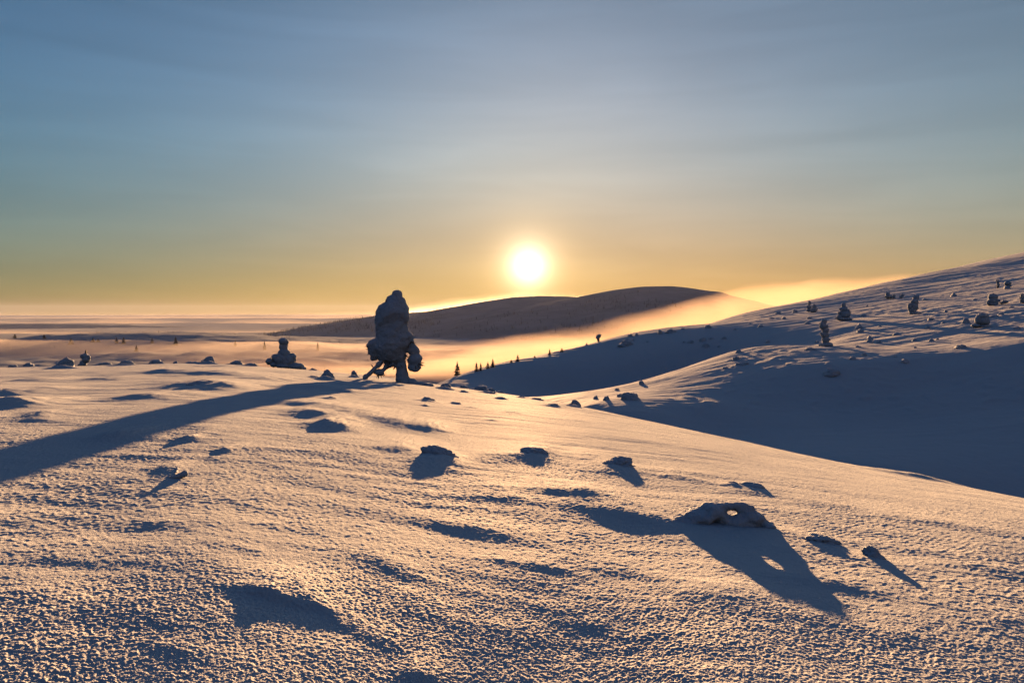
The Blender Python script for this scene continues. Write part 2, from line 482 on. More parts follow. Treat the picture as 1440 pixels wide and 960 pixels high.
def build_dome():
    a = np.radians(40)
    phi = np.concatenate([np.linspace(-a, a, 1800), np.linspace(a, 2 * math.pi - a, 62)[1:-1]])
    r = [.25]
    while r[-1] < 2.2: r.append(r[-1] * 1.12)
    while r[-1] < 62:
        q = r[-1]; r.append(q + min(.44 * q * q / (768 * 1.5), .0021 * q))
    while r[-1] < 430: r.append(r[-1] * 1.03)
    r = np.array(r)
    dr = np.gradient(r)
    P, Rr = np.meshgrid(phi, r)
    X, Y = Rr * np.sin(P), Rr * np.cos(P)
    shp = X.shape
    x, y = X.ravel(), Y.ravel()
    rr = Rr.ravel()
    step = np.repeat(np.maximum(dr, r * .001), shp[1])
    z = dome_base(x, y)
    front = (np.abs(P.ravel()) < a + .02) & (rr > 1.8)
    near = front & (rr < 75)
    xn, yn, rn, sn = x[near], y[near], rr[near], step[near]
    zn = z[near].copy()
    # rotate a little: the wind streaks run left-right, dropping to the right
    def streak(lx, ly, amp, seed, rot=-.12, ridged=False):
        c, s = math.cos(rot), math.sin(rot)
        q = perlin((xn * c + yn * s) / lx, (-xn * s + yn * c) / ly, seed)
        if ridged: q = (0.45 - np.abs(q)) * 1.3
        return q * amp * np.clip((ly / sn - 1.5) / 3, 0, 1)
    patch = .45 + .55 * smoothstep(-.35, .35, perlin(xn / 3.1 + 4, yn / 3.7, 77))
    edge = 1 - .7 * smoothstep(30, 60, rn)
    zn += fbm(xn / 4.5, yn / 4.5, 2, 3) * .026 * np.clip(rn / 8, .25, 1) * edge
    zn += streak(5.5, 1.5, .032, 11, ridged=True) * np.clip((rn - 8) / 14, 0, 1) * patch * edge
    zn += streak(2.2, .62, .011, 12, ridged=True) * np.clip(rn / 8, .4, 1) * patch
    zn += streak(.85, .25, .0030, 13) * patch
    zn += streak(.36, .12, .0016, 14) * patch
    zn += streak(.8, .8, .006, 15)
    zn = add_drifts(xn, yn, zn)
    # hoar crystals and grains
    rough = .62 + .6 * smoothstep(-.5, .6, perlin(xn / 1.3, yn / 1.0, 91) + .5 * perlin(xn / .4, yn / .3, 92))

    def grain(l, amp, seed):
        q = perlin(xn / l, yn / l, seed)
        return np.where(q > 0, q * 1.35, q * .8) * amp * rough * np.clip((l / sn - 1.3) / 1.7, 0, 1)
    def crystals(l, amp, seed):
        p = np.clip(1 - 2.1 * np.abs(perlin(xn / l, yn / l, seed)), 0, 1) * np.clip(1 - 2.1 * np.abs(perlin(xn / l + 31.7, yn / l - 12.3, seed + 50)), 0, 1)
        return p * amp * (.45 + .55 * rough) * np.clip((l * .6 / sn - .9) / 1.4, 0, 1)
    zn += crystals(.0140, .0044, 21)
    zn += crystals(.029, .0036, 26)
    zn += crystals(.075, .0050, 27) * smoothstep(4, 7, rn)
    zn += grain(.0125, .0026, 21)
    zn += grain(.024, .0028, 22)
    zn += grain(.05, .0013, 23)
    zn += grain(.12, .0011, 24)
    zn += grain(.26, .0016, 25)
    z[near] = zn
    me = grid_mesh('snow_ground', X, Y, z.reshape(shp), wrap=True)
    o = add_obj('snow_ground', me, M_GROUND)
    return tag(o, kind='structure')


ground = build_dome()


# ------------------------------------------------------------------ right hillside with its two spurs
HILL_CTRL = [  # photo px x, px y, depth m
    # shaded hollow in front
    (1640, 720, 60), (1440, 700, 64), (1300, 672, 66), (1200, 652, 70), (1100, 628, 80), (1440, 600, 84), (1640, 600, 84), (1300, 600, 88), (1200, 600, 89),
    (1000, 605, 88), (920, 592, 88), (1440, 540, 100), (1300, 545, 104), (1200, 545, 104), (1640, 520, 104), (1100, 575, 99), (1440, 500, 112), (1340, 510, 112),
    # lit apron of the nearer spur and its crest
    (870, 580, 90), (932, 577, 94), (1000, 565, 98), (900, 571, 96), (860, 570, 95), (960, 560, 104), (1000, 545, 110), (1060, 535, 112), (1120, 524, 112), (830, 568, 98),
    (870, 556, 112), (900, 544, 122), (930, 532, 130), (960, 520, 136), (1000, 505, 144), (1040, 492, 150), (1060, 510, 126), (1180, 515, 112), (1290, 503, 117), (1440, 483, 118), (1640, 466, 122),
    # gully behind the crest
    (860, 566, 165), (900, 556, 170), (940, 541, 172), (980, 526, 176), (1020, 508, 178), (800, 570, 165), (740, 562, 160), (700, 550, 160), (640, 552, 150),
    # crest and shelf of the farther spur
    (610, 543, 165), (660, 526, 178), (700, 513, 190), (740, 504, 200), (780, 495, 212), (820, 486, 222), (860, 476, 234), (900, 470, 244), (940, 464, 250),
    (882, 487, 204), (960, 484, 194), (960, 510, 182), (900, 500, 191), (820, 503, 198), (850, 490, 208), (760, 520, 184),
    # upper slopes: depth from the mean plane of the hill
]
for _x, _y in [(1060, 470), (1000, 478), (1130, 466), (1160, 487), (1250, 470), (1187, 450), (1280, 440), (1330, 470), (1440, 455), (1380, 457), (1240, 490), (1340, 485),
               (1640, 430), (1440, 425), (1400, 405), (1300, 412), (1200, 425), (1130, 438), (1060, 449), (1000, 457), (1060, 438), (1130, 424), (1200, 408),
               (1240, 398), (1300, 385), (1370, 370), (1440, 357), (1640, 325), (1300, 398), (1440, 384), (1440, 372), (1640, 370), (1540, 400)]:
    _u, _e = ray(_x, _y)
    HILL_CTRL.append((_x, _y, 18.05 / (.02 + .13 * _u - _e)))


def rbf_hill():
    P = np.array([at(*c) for c in HILL_CTRL])
    extra = [tuple(at(*c)) for c in ((1100, 452, 420), (1000, 482, 380), (1180, 428, 520), (1240, 412, 600), (1050, 467, 400), (940, 490, 340))] + [(-40, 215, -36), (20, 300, -34), (90, 420, -30), (150, 560, -22), (230, 700, -10), (-30, 170, -24), (-40, 120, -26), (0, 90, -20), (0, 60, -26),
             (30, 42, -24), (70, 36, -24), (-10, 260, -40), (380, 700, 30), (60, 350, -26)]
    P = np.vstack([P, np.array(extra, float)])
    S = 100.0
    xy = P[:, :2] / S
    n = len(P)

    def phi(d2): return .5 * d2 * np.log(np.maximum(d2, 1e-12))
    d2 = ((xy[:, None] - xy[None]) ** 2).sum(-1)
    A = np.zeros((n + 3, n + 3))
    A[:n, :n] = phi(d2) + np.eye(n) * .002
    A[:n, n] = 1; A[:n, n + 1:] = xy
    A[n, :n] = 1; A[n + 1:, :n] = xy.T
    w = np.linalg.solve(A, np.concatenate([P[:, 2], np.zeros(3)]))

    def f(x, y):
        x = np.asarray(x, float) / S; y = np.asarray(y, float) / S
        out = w[n] + w[n + 1] * x + w[n + 2] * y
        for i in range(n):
            out = out + w[i] * phi((x - xy[i, 0]) ** 2 + (y - xy[i, 1]) ** 2)
        return out
    return f


HILL = rbf_hill()


def hill_rough(x, y):
    d = np.hypot(x, y)
    c, s = math.cos(.16), math.sin(.16)
    xr, yr = x * c + y * s, -x * s + y * c
    am = smoothstep(70, 120, d)
    low = smoothstep(62, 84, y - .06 * x)
    z = (.45 - np.abs(perlin(xr / 16, yr / 6.5, 31))) * .17 * am
    z += (.45 - np.abs(perlin(xr / 7, yr / 2.6, 32))) * .075 * (.5 + .5 * low)
    z += (.45 - np.abs(perlin(xr / 34, yr / 15, 35))) * .30 * am
    z += perlin(xr / 2.6, yr / 1.1, 33) * .022 * (.6 + .4 * low)
    z += perlin(x / 1.1, y / 1.1, 34) * .014
    z += smoothstep(.25, .6, perlin(x / 2.2, y / 2.2, 36)) * .12 * low * smoothstep(-.1, .4, perlin(x / 30, y / 30, 37))
    return z


def hill_z(x, y):
    return HILL(x, y) + hill_rough(np.asarray(x, float), np.asarray(y, float))


def hill_hit(px, py, d0=70, d1=600):
    u, e = ray(px, py)
    t = np.linspace(d0, d1, 1500)
    zz = HILL(u * t, t) - e * t
    k = np.nonzero(zz >= 0)[0]
    if len(k) == 0: return t[int(np.argmax(zz / t))]
    return t[k[0]]


def build_hill():
    phi = np.linspace(math.radians(-11), math.radians(46), 900)
    r = [42.]
    while r[-1] < 760: r.append(r[-1] * 1.0042)
    P, R = np.meshgrid(phi, np.array(r))
    X, Y = R * np.sin(P), R * np.cos(P)
    Z = hill_z(X.ravel(), Y.ravel()).reshape(X.shape)
    # let the left, near and far rims sink under the neighbouring ground
    Z -= 40 * (1 - smoothstep(math.radians(-11), math.radians(-8), P)) + 30 * smoothstep(640, 760, R)
    o = add_obj('hillside', grid_mesh('hillside', X, Y, Z), M_HILL)
    return tag(o, kind='structure')


hillside = build_hill()


# ------------------------------------------------------------------ valley, distant fells
def valley_z(x, y):
    z = -78 - 60 * smoothstep(1400, 5200, y) + 9 * fbm(x / 900, y / 900, 3, 51)
    # low frosted knoll on the left
    z += 30 * np.exp(-((x + 780) / 420) ** 2 - ((y - 1650) / 300) ** 2)
    return z


def build_valley():
    phi = np.linspace(math.radians(-52), math.radians(52), 260)
    r = 150 * (25000 / 150) ** np.linspace(0, 1, 320)
    P, R = np.meshgrid(phi, r)
    X, Y = R * np.sin(P), R * np.cos(P)
    Z = valley_z(X, Y) + fbm(X / 60, Y / 60, 3, 53) * 3.0
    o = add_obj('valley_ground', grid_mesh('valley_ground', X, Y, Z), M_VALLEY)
    return tag(o, kind='structure')


valley = build_valley()


def build_fell(name, crest, depth, near_w, far_w, base, seed, skew=0.0, pw=1.35):
    """long rounded fell; crest given as photo px at the given depth"""
    pts = sorted(at(x, y, depth)[[0, 2]].tolist() for x, y in crest)
    xs = [p[0] for p in pts]; zs = [p[1] for p in pts]
    cf = smooth_table(xs, zs, xs[0], xs[-1], n=1500, sig=18)
    x = np.linspace(xs[0], xs[-1], 520)
    v = np.concatenate([np.linspace(-1, 0, 150) ** 1, np.linspace(0, 1, 60)[1:]])
    V, X = np.meshgrid(v, x, indexing='ij')
    C = cf(X)
    Y = depth + np.where(V < 0, V * near_w, V * far_w) + skew * X
    t = np.abs(V)
    shape = np.where(V < 0, 1 - (1.25 * t ** pw - .25 * t ** 3), 1 - t ** 1.6)
    Z = base + (C - base) * shape
    w = smoothstep(0, .25, t)
    Z = Z + fbm(X / 260 + .3 * Y / 260, Y / 420, 4, seed) * 9 * w + fbm(X / 60, Y / 90, 3, seed + 9) * 2.0 * w
    X = X - (Y - depth) * 0.0
    o = add_obj(name, grid_mesh(name, X, Y, Z), M_FELL)
    tag(o, kind='structure')
    return o, cf, (lambda xx, tt: (depth - tt * near_w + skew * xx, base + (cf(xx) - base) * (1 - (1.25 * tt ** pw - .25 * tt ** 3))))


FELL_A = [(150, 520), (300, 492), (345, 478), (380, 471), (430, 460), (480, 451), (540, 442), (600, 438), (640, 431), (680, 424), (720, 418), (760, 416), (800, 417), (850, 420), (900, 428), (1000, 450), (1100, 480)]
FELL_B = [(380, 500), (480, 478), (560, 465), (640, 450), (700, 437), (760, 426), (800, 420), (830, 414), (860, 408), (900, 403), (940, 402.5), (985, 409), (1030, 420), (1100, 440), (1200, 470), (1300, 500)]
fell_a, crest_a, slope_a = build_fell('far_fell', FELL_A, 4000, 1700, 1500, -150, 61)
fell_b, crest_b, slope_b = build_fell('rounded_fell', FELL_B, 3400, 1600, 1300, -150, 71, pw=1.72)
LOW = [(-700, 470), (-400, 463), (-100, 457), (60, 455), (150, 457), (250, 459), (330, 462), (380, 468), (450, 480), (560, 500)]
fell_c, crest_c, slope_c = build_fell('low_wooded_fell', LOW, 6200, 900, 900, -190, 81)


# ------------------------------------------------------------------ fog banks
def fog_body(name, top_px, depth, thick, bottom, density, aniso, power=1.5, thin=None, bump=4.0, seed=0, color=(1, 1, 1), label=None, lx=90., wisp=None):
    """closed fog bank: cross-section narrows softly to its upper edge"""
    pts = sorted(at(x, y, depth)[[0, 2]].tolist() for x, y in top_px)
    xs = [p[0] for p in pts]; zs = [p[1] for p in pts]
    tf = smooth_table(xs, zs, xs[0], xs[-1], n=1500, sig=(xs[-1] - xs[0]) / 90)
    nx, nv = 180, 24
    x = np.linspace(xs[0], xs[-1], nx)
    v = np.linspace(0, 1, nv)
    v = v ** 1.5
    V, X = np.meshgrid(v, x, indexing='ij')
    end = np.minimum(1, np.minimum((X - xs[0]), (xs[-1] - X)) / ((xs[-1] - xs[0]) * .10))
    end = smoothstep(0, 1, end)
    T = tf(X)
    rows = []
    for side in (-1, 1):
        top = T + bump * fbm(X / lx, V * 2 + side * 3, 3, seed) * (1 - V * .5)
        Z = bottom + (top - bottom) * (1 - V)
        tk = 1.0 if thin is None else np.interp(X / depth, [ray(a, 470)[0] for a, _ in thin], [b for _, b in thin])
        W = thick * tk * (V ** power) * (.02 + .98 * end) * (1 + .25 * perlin(X / (lx * 1.5), V * 3, seed + 4 + side))
        rows.append((X, depth + side * W, Z))
    near, far = rows
    Xg = np.concatenate([near[0][::-1], far[0][1:]]); Yg = np.concatenate([near[1][::-1], far[1][1:]]); Zg = np.concatenate([near[2][::-1], far[2][1:]])
    # close the bottom by joining first and last row, cap the ends
    nr, nc = Xg.shape
    co = np.stack([Xg, Yg, Zg], -1).reshape(-1, 3)
    idx = np.arange(nr * nc).reshape(nr, nc)
    idx = np.concatenate([idx, idx[:1]], 0)
    q = np.stack([idx[:-1, :-1], idx[:-1, 1:], idx[1:, 1:], idx[1:, :-1]], -1).reshape(-1, 4)
    me = fill_mesh(bpy.data.meshes.new(name), co, q)
    bm = bmesh.new(); bm.from_mesh(me)
    bmesh.ops.holes_fill(bm, edges=[e for e in bm.edges if e.is_boundary], sides=0)
    bmesh.ops.recalc_face_normals(bm, faces=bm.faces)
    bm.to_mesh(me); bm.free()
    o = add_obj(name, me, volume_material(name + ' volume', density, color, aniso, wisp))
    return tag(o, label, 'fog bank', kind='stuff')


fog_body('fog_bank', [(1700, 372), (1500, 378), (1330, 384), (1260, 384), (1180, 388), (1100, 396), (1040, 404), (985, 414), (940, 427), (900, 438), (830, 454), (740, 469), (640, 480), (560, 485), (480, 484), (400, 483), (330, 485), (250, 492), (150, 500)],
         720, 190, -62, .011, .36, color=(.62, .52, .45), wisp=(.006, .006, .03, .75), thin=[(250, .03), (420, .07), (560, .16), (660, .5), (800, 1.0), (960, 1.2), (1080, 1.8), (1300, 2.0)], power=1.3, seed=91, label='thick glowing fog bank pouring over the saddle behind the snowy hillside')
fog_body('fog_bank', [(520, 440), (570, 432), (620, 420), (660, 412), (710, 408), (760, 407), (800, 409), (830, 416), (870, 428)],
         4900, 520, -60, .0014, .6, power=2.4, seed=95, bump=20, lx=330., label='bright fog cap behind the fell crest right under the sun')
fog_body('fog_bank', [(-700, 476), (-300, 477), (0, 478), (200, 480), (400, 481), (600, 484), (800, 492)],
         1400, 560, -110, .0024, .3, power=.6, color=(.64, .57, .53), thin=[(-700, 1), (420, .9), (560, .4), (700, .2), (800, .15)], seed=97, bump=5, lx=260., label='pale pink ground fog filling the valley on the left')

FAR_FOG = [  # top edge px, depth, thickness, bottom, density, label
    ([(-900, 461), (-300, 459), (0, 461), (160, 466), (300, 463), (420, 462), (520, 468)], 4300, 260, -165, .0030, 'low bright fog layer lapping in front of the dark wooded ridge, far left'),
    ([(-1100, 449), (-400, 452), (-60, 448), (60, 451), (170, 446), (280, 452), (380, 447), (470, 452), (600, 456)], 8200, 420, -185, .0016, 'rippled fog layer just behind the dark wooded ridge, far left'),
    ([(-1200, 445), (-300, 443), (40, 445), (220, 441), (360, 443), (470, 437), (560, 439), (700, 448)], 13000, 800, -200, .0009, 'long streaked fog layer along the horizon left of the big tree'),
    ([(-1200, 437), (-200, 440), (60, 435), (200, 438), (330, 434), (420, 439), (600, 434), (760, 440), (1000, 441), (1500, 440)], 20000, 1200, -205, .00016, 'palest fog layer farthest off, along the very horizon'),
]
for i, (tp, dp, th, bt, dn, lb) in enumerate(FAR_FOG):
    fog_body('fog_bank', tp, dp, th, bt, dn, .3, color=(.46, .41, .38), seed=120 + 7 * i, bump=.0015 * dp, lx=.09 * dp, label=lb)

# ------------------------------------------------------------------ haze
def build_haze():
    bm = bmesh.new()
    bmesh.ops.create_cube(bm, size=1.0)
    x0, x1, y0, y1, z0, z1 = -21000, 21000, -1200, 25500, -235, 142
    for v in bm.verts:
        v.co = ((x0 + x1) / 2 + v.co.x * (x1 - x0), (y0 + y1) / 2 + v.co.y * (y1 - y0), (z0 + z1) / 2 + v.co.z * (z1 - z0))
    me = bpy.data.meshes.new('haze'); bm.to_mesh(me); bm.free()
    o = add_obj('haze', me, volume_material('haze volume', .000010, (.55, .62, .90), .2))
    return tag(o, kind='stuff')


build_haze()


# ------------------------------------------------------------------ builders for snow-covered things
from mathutils import noise as mnoise
DG = bpy.context.evaluated_depsgraph_get


def frame(px, py, depth):
    """local frame at a photo point: returns scale m/px"""
    return depth / F


def blob_mesh(name, ells, voxel, amp, nscale, smooth_it=4, seed=0):
    """union of ellipsoids (cx,cy,cz,rx,ry,rz,tilt) or ('cap',p,q,r0,r1) -> one continuous crusted surface"""
    bm = bmesh.new()
    for e in ells:
        if e[0] == 'cap':
            _, p, q, r0, r1 = e
            p, q = Vector(p), Vector(q)
            n = max(3, int((q - p).length / (min(r0, r1) * .7)))
            for i in range(n + 1):
                t = i / n
                c = p.lerp(q, t); r = r0 + (r1 - r0) * t
                bmesh.ops.create_icosphere(bm, subdivisions=2, radius=r, matrix=Matrix.Translation(c))
        else:
            cx, cy, cz, rx, ry, rz, tilt = e
            M = Matrix.Translation((cx, cy, cz)) @ Matrix.Rotation(tilt, 4, 'Y') @ Matrix.Diagonal((rx, ry, rz, 1))
            bmesh.ops.create_icosphere(bm, subdivisions=3, radius=1.0, matrix=M)
    me = bpy.data.meshes.new(name + '_src'); bm.to_mesh(me); bm.free()
    o = bpy.data.objects.new('tmp', me); COL.objects.link(o)
    md = o.modifiers.new('r', 'REMESH'); md.mode = 'VOXEL'; md.voxel_size = voxel
    sm = o.modifiers.new('s', 'SMOOTH'); sm.iterations = smooth_it; sm.factor = .5
    dg = DG()
    out = bpy.data.meshes.new_from_object(o.evaluated_get(dg))
    bpy.data.objects.remove(o); bpy.data.meshes.remove(me)
    out.name = name
    crust(out, amp, nscale, seed)
    return out


def crust(me, amp, nscale, seed):
    n = len(me.vertices)
    co = np.empty(n * 3, np.float32); me.vertices.foreach_get('co', co); co = co.reshape(-1, 3)
    no = np.empty(n * 3, np.float32); me.vertex_normals.foreach_get('vector', no); no = no.reshape(-1, 3)
    off = Vector((seed * 3.1, seed * 1.7, -seed * 2.3))
    d = np.empty(n)
    for i in range(n):
        p = Vector(co[i]) + off
        d[i] = mnoise.noise(p / nscale) + .55 * mnoise.noise(p / (nscale * .42)) + .35 * mnoise.noise(p / (nscale * .18))
    co = co + no * (d * amp)[:, None]
    me.vertices.foreach_set('co', co.astype(np.float32).ravel())
    me.polygons.foreach_set('use_smooth', np.full(len(me.polygons), True))
    me.update()


def lump_mesh(name, w, h, d, seed, sub=4, skew=0.0, amp=.12):
    bm = bmesh.new()
    bmesh.ops.create_icosphere(bm, subdivisions=sub, radius=1.0)
    off = Vector((seed * 5.3, seed * 2.9, seed))
    for v in bm.verts:
        p = v.co.copy()
        q = p * 1.25 + off
        k = 1 + .34 * mnoise.noise(q) + .20 * mnoise.noise(q * 2.3) + amp * mnoise.noise(q * 5.1) + amp * .6 * mnoise.noise(q * 11)
        p *= k
        z = p.z
        p.x += skew * max(z, 0)
        # flare outwards at the foot so that drifted snow meets the ground
        f = 1 + .55 * max(0., .35 - z)
        v.co = Vector((p.x * w / 2 * f * .88, p.y * d / 2 * f * .88, z * h * (1 if z > 0 else .6)))
    for f in bm.faces: f.smooth = True
    me = bpy.data.meshes.new(name); bm.to_mesh(me); bm.free()
    return me


def put_lump(px, py, w, h, label, name='snow_lump', cat='snow lump', seed=None, skew=0.0, depth=None, where='dome', group=None, deep=.8, mat=None):
    """px, py: foot of the lump in the photo; w, h in photo pixels"""
    if where == 'dome':
        d = depth or dome_hit(px, py)
        u, _ = ray(px, py); p = np.array((u * d, d, float(dome_base(u * d, d))))
    else:
        d = depth or hill_hit(px, py)
        u, _ = ray(px, py); p = np.array((u * d, d, float(hill_z(u * d, d))))
    s = d / F
    W, H = w * s, h * s * (.78 if w > 12 else .9)
    sub = 5 if w > 40 else 4 if w > 12 else 3
    me = lump_mesh(name, W, H, max(W * deep, H), seed if seed is not None else px * .37, sub, skew)
    o = add_obj(name, me, mat or M_CRUST, loc=p - np.array((0, 0, H * .04)))
    return tag(o, label, cat, group)


# ------------------------------------------------------------------ the big crowned tree and its neighbours
def px_frame(bx, by, d, z):
    """returns function photo px -> local metres (x, z) relative to the thing's base"""
    s = d / F
    return s, (lambda x, y: ((x - bx) * s, (by - y) * s))


def ell(loc, s, x, y, rx, ry, dy=0, ryd=None, tilt=0.0):
    a, b = loc(x, y)
    return (a, dy * s, b, rx * s, (ryd if ryd is not None else min(rx, ry * 1.4)) * s, ry * s, tilt)


def main_tree():
    bx, by = 567, 538
    d = dome_hit(bx, by)
    u, _ = ray(bx, by)
    z = float(dome_base(u * d, d))
    root = bpy.data.objects.new('snow_laden_tree', None); COL.objects.link(root)
    root.location = (u * d, d, z)
    tag(root, 'tall hunched tree encased in snow, alone on the crest against the glowing fog', 'tree')
    s, loc = px_frame(bx, by, d, z)
    E = lambda *a, **k: ell(loc, s, *a, **k)
    prof = [(421, 545, 568), (427, 539, 571.5), (433, 533, 574), (439, 530, 575.5), (445, 529.5, 574.5), (451, 529.5, 574), (457, 529.5, 573.5), (463, 530, 573.5),
            (469, 531, 574), (475, 530, 577), (481, 527, 577), (487, 525, 574), (493, 526, 572), (499, 531, 570)]
    crown = [E(560, 414.5, 7.5, 7), E(556, 419.5, 10, 5)]
    fine = [(y, np.interp(y, [q[0] for q in prof], [q[1] for q in prof]), np.interp(y, [q[0] for q in prof], [q[2] for q in prof])) for y in np.arange(421, 500, 2.5)]
    for i, (y, l, r) in enumerate(fine):
        crown.append(E((l + r) / 2, y, (r - l) / 2 + 1.2, 6.0 if y < 440 else 11.0, ryd=(r - l) * .43))
    crown += [E(575, 474, 7, 8, dy=-2), E(572, 484, 6, 7), E(531, 484, 12, 9, dy=-3, ryd=11), E(528, 494, 9, 9, dy=-3, ryd=9), E(526, 502, 6, 5, dy=-2), E(537, 499, 8, 7, dy=-2), E(522, 488, 5, 6),
              E(547, 503, 8, 7), E(559, 504, 11, 7), E(552, 470, 12, 10, dy=-9), E(545, 448, 10, 9, dy=-9), E(560, 432, 8, 8, dy=-8), E(548, 490, 9, 8, dy=-10)]
    rk = random.Random(3)
    for _ in range(46):        # frozen branch tips and rime knobs on the ragged lower crown
        a = rk.uniform(0, 6.28)
        cx, cy, rr = rk.choice(((530, 488, 11), (530, 488, 11), (545, 501, 9), (574, 478, 7), (560, 505, 10), (553, 450, 21)))
        crown.append(E(cx + math.cos(a) * rr, cy + math.sin(a) * rr * .85, rk.uniform(1.2, 2.6), rk.uniform(1.2, 2.6), dy=rk.uniform(-8, 2)))
    add_obj('crown', blob_mesh('crown', crown, .034, .062, .36, 3, 4), M_TREE, root)
    P = lambda x, y, dy=0: (loc(x, y)[0], dy * s, loc(x, y)[1])
    trunk = [('cap', P(561, 494), P(565, 520), 8.5 * s, 8 * s), ('cap', P(565, 520), P(567, 541), 8 * s, 11.5 * s)]
    add_obj('trunk', blob_mesh('trunk', trunk, .045, .035, .3, 3, 2), M_TREE, root)
    b1 = [('cap', P(545, 500, -4), P(519, 527, -10), 3.6 * s, 2.9 * s), E(516, 529, 4.2, 4.2, dy=-11), E(533, 512, 4, 5, dy=-7)]
    add_obj('branch', blob_mesh('branch', b1, .035, .03, .2, 2, 3), M_TREE, root)
    b2 = [('cap', P(560, 506, 0), P(538, 521, -4), 4.2 * s, 2.6 * s), E(534, 523, 7.5, 5, dy=-5, tilt=.4), E(545, 513, 4.5, 4, dy=-2)]
    add_obj('branch', blob_mesh('branch', b2, .035, .03, .2, 2, 4), M_TREE, root)
    cl = [E(577, 484, 5.5, 9, dy=2), E(583, 494, 6.5, 9, dy=2, tilt=-.3), E(583.5, 507, 9.5, 9), E(583, 516, 9, 7, ryd=8), E(589, 505, 5, 7), ('cap', P(570, 486, 1), P(581, 497, 1), 5 * s, 4 * s)]
    add_obj('snow_clump', blob_mesh('snow_clump', cl, .04, .05, .3, 2, 5), M_TREE, root)
    sk = [E(577, 537, 9, 6, ryd=9), E(590, 540, 11, 4, ryd=9), E(602, 542, 8, 3, ryd=7), E(562, 541, 8, 3.5, ryd=9)]
    add_obj('snow_skirt', blob_mesh('snow_skirt', sk, .045, .05, .3, 2, 6), M_CRUST, root)
    rk = random.Random(11)
    for cx, cy, rr, cnt in ((530, 489, 10, 34), (545, 502, 8, 22), (560, 507, 9, 14), (576, 480, 6, 10), (585, 508, 9, 16), (534, 523, 6, 10), (552, 444, 20, 14)):
        bm = bmesh.new()
        hub = Vector(P(cx, cy, -3))
        for _ in range(cnt):
            a = rk.uniform(-.3, math.pi + .3) if cy > 470 else rk.uniform(0, 6.28)
            ln = rr + rk.uniform(2, 6.5)
            p1 = Vector(P(cx + math.cos(a) * ln, cy + math.sin(a) * ln, -3 + rk.uniform(-9, 6)))
            ax = (p1 - hub).normalized(); sd = ax.orthogonal(); up = ax.cross(sd)
            wd = rk.uniform(.6, 1.1) * s
            mid = hub.lerp(p1, rr / ln)
            base = [bm.verts.new(hub + (sd * math.cos(k * 1.571) + up * math.sin(k * 1.571)) * wd) for k in range(4)]
            ring = [bm.verts.new(mid + (sd * math.cos(k * 1.571) + up * math.sin(k * 1.571)) * wd) for k in range(4)]
            tip = bm.verts.new(p1)
            for k in range(4):
                bm.faces.new((base[k], base[(k + 1) % 4], ring[(k + 1) % 4], ring[k]))
                bm.faces.new((ring[k], ring[(k + 1) % 4], tip))
        bmesh.ops.create_icosphere(bm, subdivisions=1, radius=2.2 * s, matrix=Matrix.Translation(hub))
        me = bpy.data.meshes.new('needle_tuft'); bm.to_mesh(me); bm.free()
        add_obj('needle_tuft', me, M_BARK, root)
    # fine frozen twigs hanging from the left boughs
    for (x0, y0, x1, y1) in ((538, 506, 530, 514), (549, 510, 544, 518), (570, 498, 577, 503), (528, 519, 523, 512)):
        tw = [('cap', P(x0, y0, -4), P(x1, y1, -6), 1.5 * s, .9 * s)]
        add_obj('twig', blob_mesh('twig', tw, .022, .012, .1, 1, x0), M_BARK, root)
    return root


main_tree()


def blob_tree(name, bx, by, parts, label, where='dome', cat='tree', group=None, depth=None, deep=1.0, amp=1.0, sink=0.0):
    """parts: list of (part name, [(x, y, rx, ry, tilt)]) in photo pixels"""
    d = depth or (dome_hit(bx, by) if where == 'dome' else hill_hit(bx, by))
    u, _ = ray(bx, by)
    z = float(dome_base(u * d, d)) if where == 'dome' else float(hill_z(u * d, d))
    s, loc = px_frame(bx, by, d, z)
    root = bpy.data.objects.new(name, None); COL.objects.link(root)
    root.location = (u * d, d, z - sink * s)
    tag(root, label, cat, group)
    for i, (pn, bl) in enumerate(parts):
        es = [ell(loc, s, x, y, rx, ry, ryd=max(rx, ry * .7) * deep, tilt=t) for x, y, rx, ry, t in bl]
        if pn == 'crown' and where == 'hill':          # frozen shoots standing off the crown
            rk = random.Random(int(bx))
            for _ in range(5 * len(bl)):
                x, y, rx, ry, t = rk.choice(bl); a = rk.uniform(-.4, math.pi + .4)
                q = rk.uniform(.16, .3) * min(rx, ry)
                es.append(ell(loc, s, x + math.cos(a) * rx * 1.02, y - math.sin(a) * ry * .95, q, q * rk.uniform(1, 1.9), dy=rk.uniform(-.6, .6) * rx, tilt=rk.uniform(-.6, .6)))
        mr = min(min(b[2], b[3]) for b in bl) * s
        add_obj(pn, blob_mesh(pn, es, max(mr * .15, .02), mr * .17 * amp, mr * .8, 2, bx + i), M_BARK if pn == 'trunk' else M_TREE, root)
    return root


blob_tree('snow_laden_tree', 402, 518, [
    ('crown', [(399, 480, 7, 5.5, 0), (399, 488, 6, 7, 0), (400, 497, 9, 7, 0), (398, 505, 11.5, 11, 0), (405, 507, 10.5, 10, 0), (411, 503, 6, 7, 0), (388, 503, 6, 6, 0), (401, 514, 13, 5, 0)]),
    ('snow_clump', [(379, 508, 5.5, 4.5, 0), (386, 512, 6, 4, 0)]), ('snow_skirt', [(416, 515, 12, 5.5, 0), (425, 518, 6, 3, 0)])],
    'short snow-packed tree shaped like a bottle, left of the tall hunched tree')
blob_tree('snow_laden_tree', 118, 514, [
    ('crown', [(119, 500, 5.5, 4.5, 0), (121, 505, 5.5, 4.5, 0), (117, 509, 4.5, 4, 0), (125, 502, 2.5, 4, 0)]), ('trunk', [(121.5, 494, .8, 3.5, 0), (121, 497, .9, 3, 0)]),
    ('snow_skirt', [(116, 512, 6, 2.5, 0)])], 'small knobbly snow-crusted tree on the skyline far left, a thin twig on top')

